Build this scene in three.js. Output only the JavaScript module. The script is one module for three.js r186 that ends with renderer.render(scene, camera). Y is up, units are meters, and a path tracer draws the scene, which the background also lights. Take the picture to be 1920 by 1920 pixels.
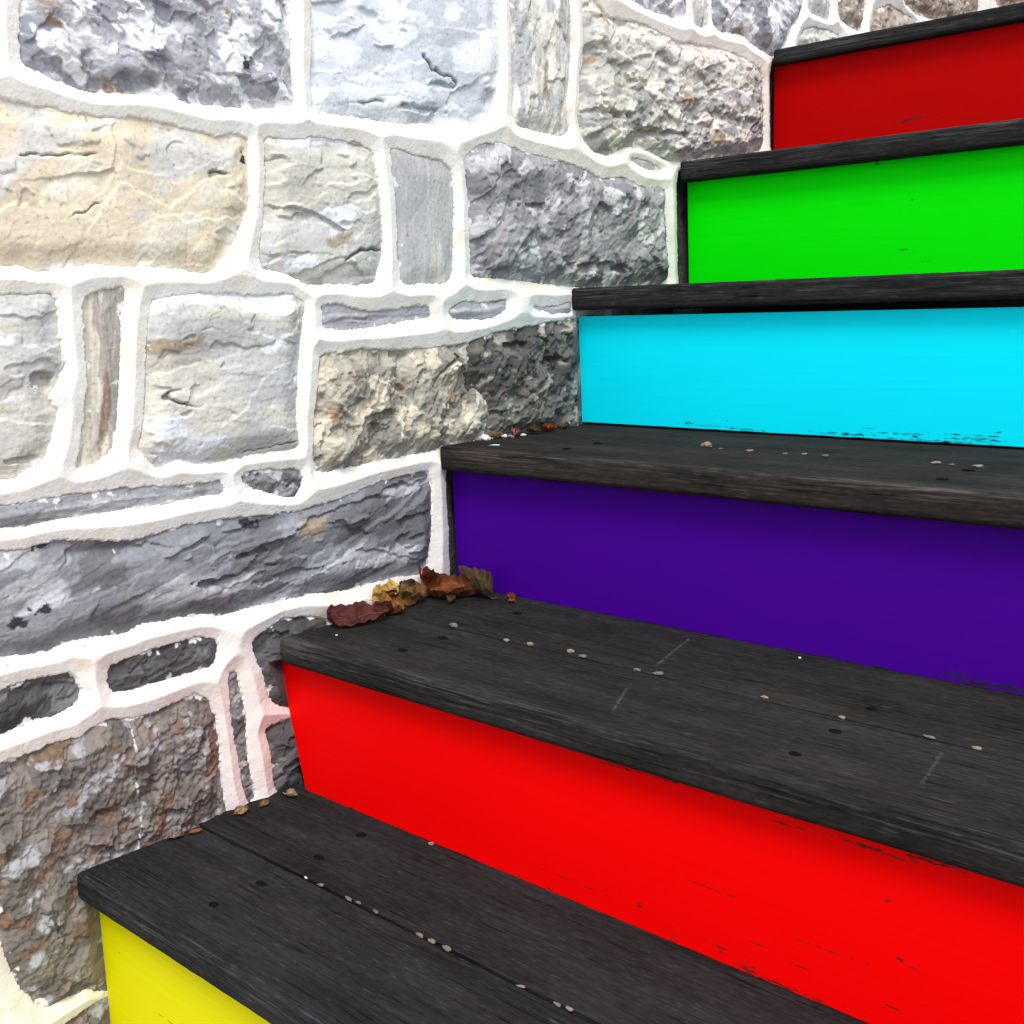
import * as THREE from 'three';
import { mergeGeometries } from 'three/addons/utils/BufferGeometryUtils.js';

// ---------------------------------------------------------------- camera, sky, sun, exposure
const scene = new THREE.Scene();
const camera = new THREE.PerspectiveCamera(46.367, 1, 0.02, 200);
camera.position.set(1.0606, 0.7076, 0.4961);
camera.rotation.order = 'YXZ';
camera.rotation.set(-0.17525, 0.76317, -0.03509);
camera.updateMatrixWorld(true);

const renderer = new THREE.WebGLRenderer({ antialias: true });
renderer.setSize(1024, 1024);
renderer.toneMapping = THREE.LinearToneMapping;
renderer.toneMappingExposure = 1.74;
renderer.shadowMap.enabled = true;

const SUN = new THREE.Vector3(0.45, 0.8, 0.42).normalize();
{ // overcast sky: thin cloud all over, brighter overhead and, broadly, round the veiled sun
  const W = 256, H = 128, data = new Float32Array(W * H * 4);
  for (let j = 0; j < H; j++) for (let i = 0; i < W; i++) {
    const up = ((j + 0.5) / H - 0.5) * Math.PI, az = ((i + 0.5) / W - 0.5) * 2 * Math.PI;
    const x = Math.cos(az) * Math.cos(up), y = Math.sin(up), z = Math.sin(az) * Math.cos(up);
    const c = Math.max(0, x * SUN.x + y * SUN.y + z * SUN.z);
    const L = (0.66 + 0.34 * Math.max(0, y)) * 0.88 + 0.45 * Math.pow(c, 6);
    const k = (j * W + i) * 4;
    data[k] = L * 0.975; data[k + 1] = L * 0.995; data[k + 2] = L * 1.05; data[k + 3] = 1;
  }
  const sky = new THREE.DataTexture(data, W, H, THREE.RGBAFormat, THREE.FloatType);
  sky.mapping = THREE.EquirectangularReflectionMapping;
  sky.magFilter = THREE.LinearFilter; sky.needsUpdate = true;
  scene.background = sky; scene.environment = sky;
}
const sun = new THREE.DirectionalLight(new THREE.Color(1, 0.97, 0.92), 1.5);
sun.position.copy(SUN).multiplyScalar(12); sun.castShadow = true;
sun.shadow.radius = 34; sun.shadow.mapSize.set(2048, 2048);
Object.assign(sun.shadow.camera, { left: -5, right: 5, top: 5, bottom: -5, near: 0.5, far: 30 });
scene.add(sun, sun.target);

// ---------------------------------------------------------------- noise
const ih = (x, y, s) => { let h = Math.imul(x, 374761393) ^ Math.imul(y, 668265263) ^ Math.imul(s, 1274126177); h = Math.imul(h ^ (h >>> 13), 1103515245); h = Math.imul(h ^ (h >>> 16), 2246822519); return ((h ^ (h >>> 15)) >>> 0) / 4294967296; };
const GX = new Float64Array(64), GY = new Float64Array(64); for (let i = 0; i < 64; i++) { GX[i] = Math.cos(i * Math.PI / 32) * 1.5; GY[i] = Math.sin(i * Math.PI / 32) * 1.5; }
const gi = (x, y, s) => { let h = Math.imul(x, 374761393) ^ Math.imul(y, 668265263) ^ Math.imul(s, 1274126177); h = Math.imul(h ^ (h >>> 13), 1103515245); return (h ^ (h >>> 16)) & 63; };
function noise(x, y, s = 0) {   // gradient noise, about -1 to 1
  const ix = Math.floor(x), iy = Math.floor(y), fx = x - ix, fy = y - iy;
  const u = fx * fx * fx * (fx * (fx * 6 - 15) + 10), v = fy * fy * fy * (fy * (fy * 6 - 15) + 10);
  let g = gi(ix, iy, s); const a = GX[g] * fx + GY[g] * fy; g = gi(ix + 1, iy, s); const b = GX[g] * (fx - 1) + GY[g] * fy;
  g = gi(ix, iy + 1, s); const c = GX[g] * fx + GY[g] * (fy - 1); g = gi(ix + 1, iy + 1, s); const d = GX[g] * (fx - 1) + GY[g] * (fy - 1);
  return a + (b - a) * u + (c - a) * v + (a - b - c + d) * u * v;
}
function fbm(x, y, s, n) { let a = 0, k = 0.5; for (let i = 0; i < n; i++) { a += k * noise(x, y, s + i * 17); x = x * 2.03 + 3.1; y = y * 2.03 + 7.7; k *= 0.5; } return a; }
const step = (a, b, x) => { const t = Math.min(1, Math.max(0, (x - a) / (b - a))); return t * t * (3 - 2 * t); };
const cell = { id: 0, h: 0, e: 0 };
function facet(x, y, s) {        // broken rock: cells, each a tilted plane of its own
  const ix = Math.floor(x), iy = Math.floor(y); let f1 = 9, f2 = 9, cx = 0, cy = 0, px = 0, py = 0;
  for (let j = -1; j <= 1; j++) for (let i = -1; i <= 1; i++) {
    const qx = ix + i + ih(ix + i, iy + j, s), qy = iy + j + ih(ix + i, iy + j, s + 1), d = (qx - x) * (qx - x) + (qy - y) * (qy - y);
    if (d < f1) { f2 = f1; f1 = d; cx = ix + i; cy = iy + j; px = qx; py = qy; } else if (d < f2) f2 = d;
  }
  cell.id = ih(cx, cy, s + 2); cell.e = Math.sqrt(f2) - Math.sqrt(f1);
  const gx = ih(cx, cy, s + 3) * 2 - 1, gy = ih(cx, cy, s + 4) * 2 - 1;
  cell.h = (cell.id * 2 - 1); cell.t = gx * (x - px) + gy * (y - py);
  return cell;
}
function random(seed) { let s = seed >>> 0; return () => { s = (s + 0x6d2b79f5) | 0; let t = Math.imul(s ^ (s >>> 15), 1 | s); t = (t + Math.imul(t ^ (t >>> 7), 61 | t)) ^ t; return ((t ^ (t >>> 14)) >>> 0) / 4294967296; }; }

// ---------------------------------------------------------------- naming
const taken = new Map();
function numbered(name) { const n = taken.get(name) ?? 0; taken.set(name, n + 1); return n ? name + '_' + String(n).padStart(3, '0') : name; }
function tag(o, label, category, group) { o.userData.label = label; o.userData.category = category; if (group) o.userData.group = group; return o; }
function add(name, geometry, material, parent) { const m = new THREE.Mesh(geometry, material); m.name = parent === scene ? numbered(name) : name; m.castShadow = m.receiveShadow = true; parent.add(m); return m; }

// ---------------------------------------------------------------- the flight: sizes in metres (x from the wall, y up, z towards the viewer)
const TREAD_Y = [0, 0.1824, 0.3596, 0.5370, 0.7206, 0.8984, 1.0821];
const RISER_Z = [0, -0.0037, -0.2429, -0.5073, -0.7571, -1.0105, -1.2560];
const BOARD_T = [0, 0.0291, 0.0288, 0.0294, 0.0294, 0.0293, 0.0231];
const NOSE = [0, 0.0238, 0.0190, 0.0242, 0.0196, 0.0219, 0.0200];
const NOSE_X = [0, 0.0100, 0.0190, 0.0055, 0.0030, 0.0030, 0.0080];
const RISER_X = [[0, 0], [.0010, .0015], [.0231, -.012], [.0046, .0012], [.0014, -.0005], [.0026, .0013], [-.003, -.0012]];     // left end of each riser, foot and head
const STAIR_W = 1.25;

// ---------------------------------------------------------------- ground
{
  const n = 512, d = new Uint8Array(n * n * 4), sp = random(5);
  for (let j = 0; j < n; j++) for (let i = 0; i < n; i++) { const v = 172 + 18 * fbm(i / 40, j / 40, 3, 4) + 30 * (sp() - 0.5), k = (j * n + i) * 4; d[k] = v; d[k + 1] = v * 0.975; d[k + 2] = v * 0.93; d[k + 3] = 255; }
  const t = new THREE.DataTexture(d, n, n); t.colorSpace = THREE.SRGBColorSpace; t.wrapS = t.wrapT = THREE.RepeatWrapping; t.repeat.set(60, 60); t.magFilter = THREE.LinearFilter; t.needsUpdate = true;
  const g = new THREE.PlaneGeometry(120, 120); g.rotateX(-Math.PI / 2);
  const m = add('ground', g, new THREE.MeshStandardMaterial({ map: t, roughness: 0.95 }), scene); m.userData.kind = 'structure';
}

// ---------------------------------------------------------------- the stone wall: plane x = 0, u runs along it (u = -z), v is height
// each stone: kind of rock (void: a gap), how far its face bulges (mm), outline in mm on the wall
const STONES = [
  ['blue', 9, [20, 992, 15, 964, 12, 934, 13, 926, 33, 920, 51, 913, 73, 909, 107, 911, 144, 914, 182, 908, 233, 909, 279, 912, 301, 914, 302, 936, 301, 968, 303, 1003, 304, 1036, 244, 1042, 155, 1032, 73, 1014]],
  ['white', 5, [334, 1040, 333, 998, 327, 944, 328, 913, 362, 913, 392, 912, 447, 910, 511, 915, 563, 913, 597, 928, 612, 962, 617, 998, 616, 1039, 621, 1085, 498, 1077, 403, 1059]],
  ['pale', 4, [640, 1088, 640, 1038, 640, 986, 637, 936, 645, 923, 684, 919, 730, 915, 744, 926, 737, 953, 747, 998, 754, 1042, 749, 1105]],
  ['greycream', 10, [777, 1096, 778, 1068, 780, 1035, 768, 993, 769, 964, 763, 937, 773, 915, 794, 901, 824, 898, 868, 912, 901, 912, 954, 900, 984, 898, 1039, 905, 1135, 914, 1206, 927, 1222, 940, 1219, 995, 1218, 1035, 1206, 1052, 1160, 1062, 1088, 1067, 996, 1065, 967, 1067, 905, 1078, 826, 1076, 799, 1096]],
  ['pale', 4, [1028, 1140, 1030, 1112, 1034, 1095, 1054, 1091, 1068, 1102, 1067, 1146]],
  ['blue', 4, [850, 1120, 882, 1106, 925, 1098, 997, 1096, 1010, 1105, 1008, 1145]],
  ['blue', 8, [1074, 1162, 1078, 1101, 1096, 1093, 1160, 1097, 1184, 1086, 1221, 1079, 1242, 1073, 1279, 1096, 1301, 1125, 1328, 1153, 1337, 1204]],
  ['pale', 3, [1354, 1198, 1357, 1157, 1422, 1152, 1427, 1170, 1422, 1209]],
  ['rust', 4, [1449, 1213, 1458, 1160, 1496, 1151, 1534, 1150, 1549, 1184, 1549, 1228]],
  ['greycream', 3, [1320, 1095, 1335, 1123, 1374, 1135, 1428, 1135, 1459, 1130, 1447, 1101, 1341, 1081]],
  ['rust', 4, [1569, 1156, 1582, 1189, 1639, 1208, 1696, 1201, 1747, 1195, 1737, 1171, 1580, 1135]],
  ['rust', 5, [1700, 1256, 1695, 1221, 1753, 1206, 1886, 1212, 2031, 1247, 2026, 1307]],
  ['rust', 4, [2102, 1324, 2115, 1278, 2172, 1272, 2318, 1301, 2312, 1357]],
  ['cream', 5, [-31, 894, -12, 895, 16, 890, 30, 891, 60, 887, 86, 885, 119, 889, 141, 886, 169, 883, 199, 877, 230, 882, 241, 877, 238, 840, 237, 813, 227, 795, 209, 765, 181, 744, 147, 751, 82, 753, 61, 756, 43, 753, 9, 748, -7, 753, -28, 755, -46, 756, -68, 765, -65, 827, -51, 875]],
  ['palecream', 4, [263, 881, 262, 848, 256, 805, 245, 752, 278, 745, 307, 732, 349, 733, 379, 731, 399, 734, 413, 770, 412, 819, 409, 857, 405, 876, 385, 884, 360, 884, 331, 886, 294, 880]],
  ['grey', 2, [434, 882, 471, 875, 511, 871, 527, 860, 530, 833, 526, 792, 522, 743, 511, 731, 440, 730, 437, 770, 439, 820, 435, 858]],
  ['slateblue', 9, [550, 877, 574, 893, 612, 899, 631, 894, 677, 887, 728, 883, 782, 874, 811, 864, 858, 870, 899, 856, 950, 859, 953, 824, 956, 773, 957, 725, 826, 716, 739, 724, 680, 729, 603, 736, 553, 738, 555, 770, 555, 823, 552, 855]],
  ['grey', 0, [873, 896, 908, 895, 945, 886, 939, 881, 900, 886]],
  ['void', -14, [983, 885, 1020, 879, 1083, 882, 1082, 699, 1018, 700, 985, 713]],
  ['void', -14, [1237, 1067, 1307, 1070, 1309, 918, 1241, 915]],
  ['palecream', 6, [-49, 727, -10, 727, 16, 727, 21, 720, 19, 685, 21, 685, 23, 661, 4, 635, 12, 621, 3, 595, -6, 580, -15, 575, -32, 567, -48, 566, -67, 567, -83, 594, -77, 662, -70, 707]],
  ['striped', 3, [48, 723, 63, 729, 91, 732, 86, 712, 80, 682, 76, 646, 71, 616, 68, 599, 62, 582, 41, 568, 25, 566, 33, 589, 42, 630, 46, 651, 46, 684]],
  ['palecream', 6, [117, 717, 129, 721, 185, 725, 249, 720, 283, 723, 299, 711, 291, 676, 288, 662, 283, 634, 278, 597, 279, 558, 235, 559, 197, 556, 159, 555, 130, 564, 109, 557, 90, 578, 97, 596, 103, 630, 110, 681]],
  ['layer', 2, [323, 709, 347, 709, 362, 705, 398, 699, 480, 705, 484, 692, 451, 689, 397, 683, 345, 682, 323, 686]],
  ['layer', 2, [513, 697, 539, 708, 570, 704, 614, 708, 613, 696, 584, 686, 520, 688]],
  ['layer', 1, [661, 698, 702, 696, 738, 701, 738, 689, 702, 689]],
  ['rough', 10, [317, 656, 343, 656, 368, 659, 407, 656, 448, 654, 518, 655, 552, 658, 549, 627, 551, 600, 580, 578, 579, 551, 535, 532, 499, 536, 470, 533, 427, 532, 386, 530, 333, 528, 301, 528, 299, 546, 303, 585, 310, 613, 315, 642]],
  ['roughdark', 12, [540, 657, 604, 669, 667, 674, 734, 679, 796, 684, 805, 618, 808, 521, 717, 527, 653, 533, 566, 539, 566, 579, 539, 603, 537, 628]],
  ['layer', 3, [-70, 542, -51, 541, -2, 542, 33, 542, 73, 541, 137, 535, 176, 535, 181, 523, 146, 522, 106, 521, 72, 523, 31, 522, 0, 524, -37, 522, -72, 526]],
  ['dark2', 3, [205, 534, 212, 540, 280, 534, 280, 519, 270, 503, 210, 525]],
  ['slate', 9, [-74, 503, -56, 501, -31, 500, -6, 502, 11, 501, 70, 489, 103, 491, 144, 495, 196, 493, 225, 490, 276, 488, 331, 493, 384, 504, 465, 509, 471, 493, 470, 458, 462, 407, 454, 384, 403, 390, 349, 389, 323, 390, 278, 396, 230, 394, 166, 393, 156, 400, 75, 406, 61, 400, 1, 407, -20, 401, -66, 407, -85, 409, -115, 425, -112, 491]],
  ['void', -10, [497, 510, 525, 512, 566, 498, 573, 341, 525, 347, 497, 360, 498, 427]],
  ['dark', 5, [-84, 375, -70, 374, -45, 378, 2, 375, 8, 348, -11, 339, -40, 339, -74, 336, -88, 337]],
  ['dark', 5, [39, 370, 63, 375, 102, 376, 133, 378, 156, 371, 159, 363, 153, 345, 119, 344, 79, 344, 41, 344, 36, 356]],
  ['dark', 5, [203, 358, 219, 364, 243, 373, 267, 371, 305, 358, 333, 311, 285, 285, 261, 263, 240, 274, 220, 288, 213, 322, 205, 342]],
  ['dark', 3, [210, 258, 239, 260, 274, 250, 305, 157, 266, 151, 218, 183, 217, 230]],
  ['dark2', 1, [171, 330, 179, 330, 183, 306, 187, 285, 185, 262, 186, 217, 192, 187, 183, 181, 178, 207, 173, 251, 170, 286]],
  ['brown', 8, [-96, 306, -77, 307, -52, 308, -26, 312, 0, 309, 16, 315, 33, 318, 51, 313, 76, 311, 102, 315, 131, 319, 143, 309, 150, 287, 151, 248, 150, 213, 152, 188, 155, 177, 158, 133, 65, 98, 46, 83, 29, 32, -7, 49, -16, 56, -38, 57, -57, 56, -69, 69, -81, 91, -88, 113, -93, 151, -96, 177, -109, 234]],
  ['brown', 3, [-59, 23, -38, 30, -11, 37, 9, 35, 33, 18, 26, -26, -33, -13]],];
// kinds of rock. c: base, second, light patch, rust, in linear colour; mix: patch size (1/m) and how much of the second, light and rust colours;
// ang, an: direction and stretch of the bedding; led: height, size (1/m) and share of broken ledges; f: tilt of coarse, middle and fine facets (mm); crack, stripe: how many cracks and bedding stripes
const ROCK = {
  blue:      { c: [[.42, .425, .47], [.20, .205, .25], [.74, .75, .79], [.28, .20, .14]], mix: [26, .10, .05, .34], ang: -.5, an: 1.5, big: .034, led: [.0026, 20, 3], f: [2.2, 1.3, .35], rough: .0007, crack: .5, stripe: .05, bu: 2.0 },
  white:     { c: [[.62, .65, .73], [.50, .52, .60], [.76, .79, .86], [.28, .24, .22]], mix: [22, -.05, .02, .40], ang: .15, an: 2.2, big: .080, led: [.0030, 12, 3], f: [1.6, .5, .15], rough: .0003, crack: .8, stripe: .05 },
  pale:      { c: [[.56, .55, .53], [.36, .37, .40], [.70, .68, .62], [.33, .24, .17]], mix: [34, .03, .10, .30], ang: 1.45, an: 2.4, big: .035, led: [.0016, 22, 2], f: [1.2, .9, .5], rough: .0004, crack: .5, stripe: .22 },
  greycream: { c: [[.56, .545, .51], [.25, .25, .262], [.68, .65, .58], [.33, .24, .14]], mix: [30, .0, .10, .30], ang: .12, an: 1.7, big: .034, led: [.0036, 22, 3], f: [1.8, 1.5, .5], rough: .0008, crack: .6, stripe: .10, bv: 3.6 },
  cream:     { c: [[.68, .59, .455], [.55, .555, .57], [.71, .66, .56], [.33, .24, .15]], mix: [15, .16, .12, .42], ang: .1, an: 1.4, big: .075, led: [.0018, 14, 3], f: [1.2, .4, .15], rough: .0003, crack: .9, stripe: .03 },
  palecream: { c: [[.57, .55, .495], [.46, .465, .475], [.66, .68, .72], [.31, .24, .17]], mix: [15, .0, .17, .36], ang: .07, an: 2.3, big: .055, led: [.0024, 15, 3], f: [1.4, .6, .2], rough: .0004, crack: .8, stripe: .14},
  grey:      { c: [[.43, .43, .435], [.38, .385, .40], [.54, .53, .49], [.34, .3, .25]], mix: [14, -.1, .22, .5], ang: 1.52, an: 5, big: .060, led: [.0007, 12, 1], f: [.3, .3, .2], rough: .0003, crack: .25, stripe: .16 },
  slateblue: { c: [[.28, .28, .30], [.155, .155, .17], [.47, .47, .495], [.34, .28, .21]], mix: [26, .06, .12, .36], ang: .5, an: 1.4, big: .036, led: [.0030, 20, 3], f: [2.2, 1.5, .4], rough: .0008, crack: .6, stripe: .04 },
  striped:   { c: [[.44, .42, .38], [.27, .25, .23], [.54, .51, .43], [.25, .16, .11]], mix: [26, .04, .10, .16], ang: 1.50, an: 6, big: .060, led: [.0020, 14, 2], f: [.8, .6, .4], rough: .0003, crack: .4, stripe: .30 },
  layer:     { c: [[.38, .38, .42], [.20, .20, .22], [.54, .54, .57], [.34, .29, .22]], mix: [24, .04, .15, .36], ang: .0, an: 6, big: .040, led: [.0016, 22, 3], f: [.8, .8, .5], rough: .0004, crack: .4, stripe: .30 },
  rough:     { c: [[.37, .345, .285], [.19, .182, .165], [.55, .50, .40], [.28, .19, .11]], mix: [24, .04, .10, .28], ang: .9, an: 1.25, big: .030, led: [.0046, 18, 3], f: [3.0, 2.0, .5], rough: .0016, crack: .5, stripe: .0, bv: 1.6 },
  roughdark: { c: [[.125, .12, .108], [.045, .044, .042], [.29, .275, .24], [.12, .095, .07]], mix: [26, .02, .14, .36], ang: .7, an: 1.25, big: .028, led: [.0046, 18, 3], f: [3.0, 2.2, .6], rough: .0016, crack: .5, stripe: .0, bv: -3.0 },
  slate:     { c: [[.215, .225, .25], [.095, .097, .106], [.38, .395, .425], [.30, .23, .15]], mix: [20, .03, .14, .36], ang: .20, an: 3.4, big: .050, led: [.0042, 15, 3], f: [2.6, 1.4, .35], rough: .0005, crack: .8, stripe: .20, bu: -.55 },
  dark:      { c: [[.078, .079, .084], [.036, .036, .039], [.15, .15, .155], [.09, .075, .05]], mix: [30, .04, .20, .36], ang: .25, an: 2.0, big: .030, led: [.0032, 20, 3], f: [2.2, 1.6, .5], rough: .0008, crack: .4, stripe: .10 },
  dark2:     { c: [[.20, .20, .21], [.06, .063, .075], [.36, .36, .37], [.14, .12, .1]], mix: [44, .06, .12, .4], ang: .1, an: 1.3, big: .022, led: [.0014, 34, 2], f: [1.2, 1.4, .9], rough: .0009, crack: .3, stripe: .0 },
  brown:     { c: [[.195, .172, .155], [.095, .086, .080], [.32, .325, .345], [.165, .100, .066]], mix: [36, .05, .15, .16], ang: .6, an: 1.35, big: .026, led: [.0030, 22, 3], f: [2.2, 1.2, .3], rough: .0026, crack: .3, stripe: .0 },
  rust:      { c: [[.40, .33, .27], [.22, .17, .14], [.52, .48, .44], [.25, .15, .1]], mix: [34, .06, .15, .16], ang: .2, an: 1.4, big: .030, led: [.0020, 26, 2], f: [1.5, 1.5, .8], rough: .0007, crack: .3, stripe: .0 },
  void:      { c: [[.05, .048, .045], [.03, .03, .03], [.08, .08, .08], [.06, .05, .04]], mix: [30, 0, .4, .5], ang: 1.5, an: 1.5, big: .020, led: [0, 20, 1], f: [.5, .5, .5], rough: .001, crack: 0, stripe: 0 },  // no rock: a gap beside a riser, its shade put in as dark colour
};
// thin pale veins: from (u, v) to (u, v), half-width
const VEINS = [[0.0537, 0.3134, 0.0517, 0.2641, 0.0008], [0.0517, 0.2641, 0.0514, 0.2135, 0.0008], [0.0514, 0.2135, 0.0448, 0.1761, 0.0007], [0.0052, 0.9688, 0.0818, 0.9732, 0.0007], [0.0818, 0.9732, 0.1321, 0.9692, 0.0007], [0.0381, 0.9636, 0.1263, 0.9661, 0.0005], [0.0729, 0.5371, 0.0714, 0.5216, 0.0012], [-0.0003, 0.5399, -0.0001, 0.5224, 0.0005]];
// hollows broken out of the faces (u, v, half-sizes, depth) and dark mineral spots
const DENTS = [[0.1165, 0.9223, 0.0224, 0.0077, 0.011], [0.0039, 0.6512, 0.0131, 0.0115, 0.016], [-0.0249, 0.5815, 0.0207, 0.0038, 0.009], [0.1587, 0.4320, 0.0228, 0.0072, 0.01], [0.1924, 0.4091, 0.0165, 0.0080, 0.007], [0.8107, 0.9487, 0.0405, 0.0069, 0.008], [0.9423, 0.9304, 0.0789, 0.0088, 0.009], [1.1055, 0.9653, 0.0592, 0.0109, 0.007], [0.4803, 0.9272, 0.0382, 0.0035, 0.006], [0.5158, 0.9571, 0.0262, 0.0042, 0.006], [0.2659, 0.4210, 0.0435, 0.0059, 0.006], [0.7924, 0.7450, 0.0707, 0.0086, 0.007], [0.6666, 0.8224, 0.0308, 0.0053, 0.006], [0.2062, 0.4527, 0.0336, 0.0045, 0.006], [0.3998, 0.5813, 0.0243, 0.0055, 0.008], [0.6180, 0.6460, 0.0179, 0.0094, 0.01], [0.6993, 0.6242, 0.0281, 0.0098, 0.012]];
const BLOTS = [[0.2090, 0.4855, 0.0106, 0.0068], [0.2347, 0.8579, 0.0039, 0.0058], [-0.0249, 0.4430, 0.0110, 0.0049], [-0.0483, 0.4340, 0.0097, 0.0059], [0.2396, 0.9502, 0.0064, 0.0067], [-0.0162, 0.5001, 0.0090, 0.0044]];
const LIP = 0.002, WALL_U0 = -1.0, WALL_U1 = 4.0, WALL_TOP = 2.4;
function chaikin(p) { const o = []; for (let i = 0; i < p.length; i++) { const a = p[i], b = p[(i + 1) % p.length]; o.push([a[0] * .86 + b[0] * .14, a[1] * .86 + b[1] * .14], [a[0] * .14 + b[0] * .86, a[1] * .14 + b[1] * .86]); } return o; }
const stones = [];
function addStone(kind, bulge, pts, seen) {
  const p = chaikin(pts), s = { kind, bulge, p, seen, u0: 1e9, u1: -1e9, v0: 1e9, v1: -1e9, seed: 101 + stones.length * 29 };
  for (const [u, v] of p) { s.u0 = Math.min(s.u0, u); s.u1 = Math.max(s.u1, u); s.v0 = Math.min(s.v0, v); s.v1 = Math.max(s.v1, v); }
  stones.push(s); return s;
}
for (const [kind, bulge, flat] of STONES) {
  const pts = []; for (let i = 0; i < flat.length; i += 2) pts.push([flat[i] / 1000, flat[i + 1] / 1000]);
  addStone(kind, bulge / 1000, pts, true);
}
function depthIn(s, u, v) {       // distance to the outline, positive inside
  const p = s.p; let best = 1e9, inside = false;
  for (let i = 0, j = p.length - 1; i < p.length; j = i++) {
    const ax = p[j][0], ay = p[j][1], bx = p[i][0] - ax, by = p[i][1] - ay, px = u - ax, py = v - ay;
    const t = Math.min(1, Math.max(0, (px * bx + py * by) / (bx * bx + by * by + 1e-12))), dx = px - bx * t, dy = py - by * t, d = dx * dx + dy * dy;
    if (d < best) best = d;
    if ((p[i][1] > v) !== (ay > v) && u < (ax - p[i][0]) * (v - p[i][1]) / (ay - p[i][1]) + p[i][0]) inside = !inside;
  }
  return (inside ? Math.sqrt(best) : -Math.sqrt(best)) + .0016;
}
{ // the rest of the wall, outside the picture: coursed rubble of the same kinds
  const r = random(77), kinds = ['blue', 'palecream', 'slate', 'greycream', 'cream', 'pale', 'grey', 'slateblue', 'brown', 'layer'], drawn = stones.length;
  const block = (u, v, e, top, depth) => {
    const g = 0.012, j = () => (r() - 0.5) * 0.012, kind = kinds[Math.floor(r() * kinds.length)], bulge = 0.004 + 0.006 * r();
    let free = true;      // not where the stones copied from the photograph stand
    for (let a = 0; a <= 8 && free; a++) for (let b = 0; b <= 6 && free; b++) {
      const pu = u + g + (e - u - 2 * g) * a / 8, pv = v + g + (top - v - 2 * g) * b / 6;
      if (pu > -.10 + .112 * (pv - .06) - .004 && pu < 2.40 && pv < .985 + .139 * pu && !(pu > 1.30 && pv < 1.052 + .2 * (pu - 1.25))) free = false;
      for (let k = 0; k < drawn && free; k++) { const s = stones[k]; if (pu > s.u0 - .03 && pu < s.u1 + .03 && pv > s.v0 - .03 && pv < s.v1 + .03 && depthIn(s, pu, pv) > -0.018) free = false; }
    }
    if (free) { addStone(kind, bulge, [[u + g + j(), v + g + j()], [(u + e) / 2, v + g + j()], [e - g + j(), v + g + j()], [e - g + j(), (v + top) / 2], [e - g + j(), top - g + j()], [(u + e) / 2, top - g + j()], [u + g + j(), top - g + j()], [u + g + j(), (v + top) / 2]], false); return; }
    if (depth > 3) return;
    if (e - u > top - v) { if (e - u < .09) return; const m = (u + e) / 2; block(u, v, m, top, depth + 1); block(m, v, e, top, depth + 1); }
    else { if (top - v < .09) return; const m = (v + top) / 2; block(u, v, e, m, depth + 1); block(u, m, e, top, depth + 1); }
  };
  for (let v = 0.02; v < WALL_TOP - 0.08;) {
    const top = Math.min(v + 0.10 + 0.12 * r(), WALL_TOP - 0.03);
    for (let u = WALL_U0 + 0.02; u < WALL_U1 - 0.08;) { const e = Math.min(u + 0.08 + 0.26 * r(), WALL_U1 - 0.02); block(u, v, e, top, 0); u = e; }
    v = top;
  }
}
// a grid of bins to find the stones near a point
const BIN = 0.04, bins = new Map();
stones.forEach((s, k) => { for (let a = Math.floor((s.u0 - .035) / BIN); a <= Math.floor((s.u1 + .035) / BIN); a++) for (let b = Math.floor((s.v0 - .035) / BIN); b <= Math.floor((s.v1 + .035) / BIN); b++) { const q = a * 4096 + b; if (!bins.has(q)) bins.set(q, []); bins.get(q).push(k); } });
const near = (u, v) => bins.get(Math.floor(u / BIN) * 4096 + Math.floor(v / BIN)) ?? [];
const ragged = (u, v) => 0.0030 * fbm(u * 65, v * 65, 900, 2) + 0.0024 * fbm(u * 240, v * 240, 930, 2);
const stairY = (u) => { let y = 0; for (let k = 1; k <= 6; k++) if (-u < RISER_Z[k] + NOSE[k]) y = TREAD_Y[k]; return y; };   // top of the tread beside the wall

// beside a riser the wall is dressed back to let the panel stand in front of it
function dressed(u, v, w) { for (let k = 1; k <= 6; k++) if (v > TREAD_Y[k - 1] - .03 && v < TREAD_Y[k] - BOARD_T[k]) { const f = (v - TREAD_Y[k - 1]) / (TREAD_Y[k] - TREAD_Y[k - 1]), x = RISER_X[k][0] + (RISER_X[k][1] - RISER_X[k][0]) * f - .0015, a = -RISER_Z[k] - .001 - u; if (a < .03 && a > -.06) w = Math.min(w, x + Math.max(0, a) * .55); } return w; }

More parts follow.
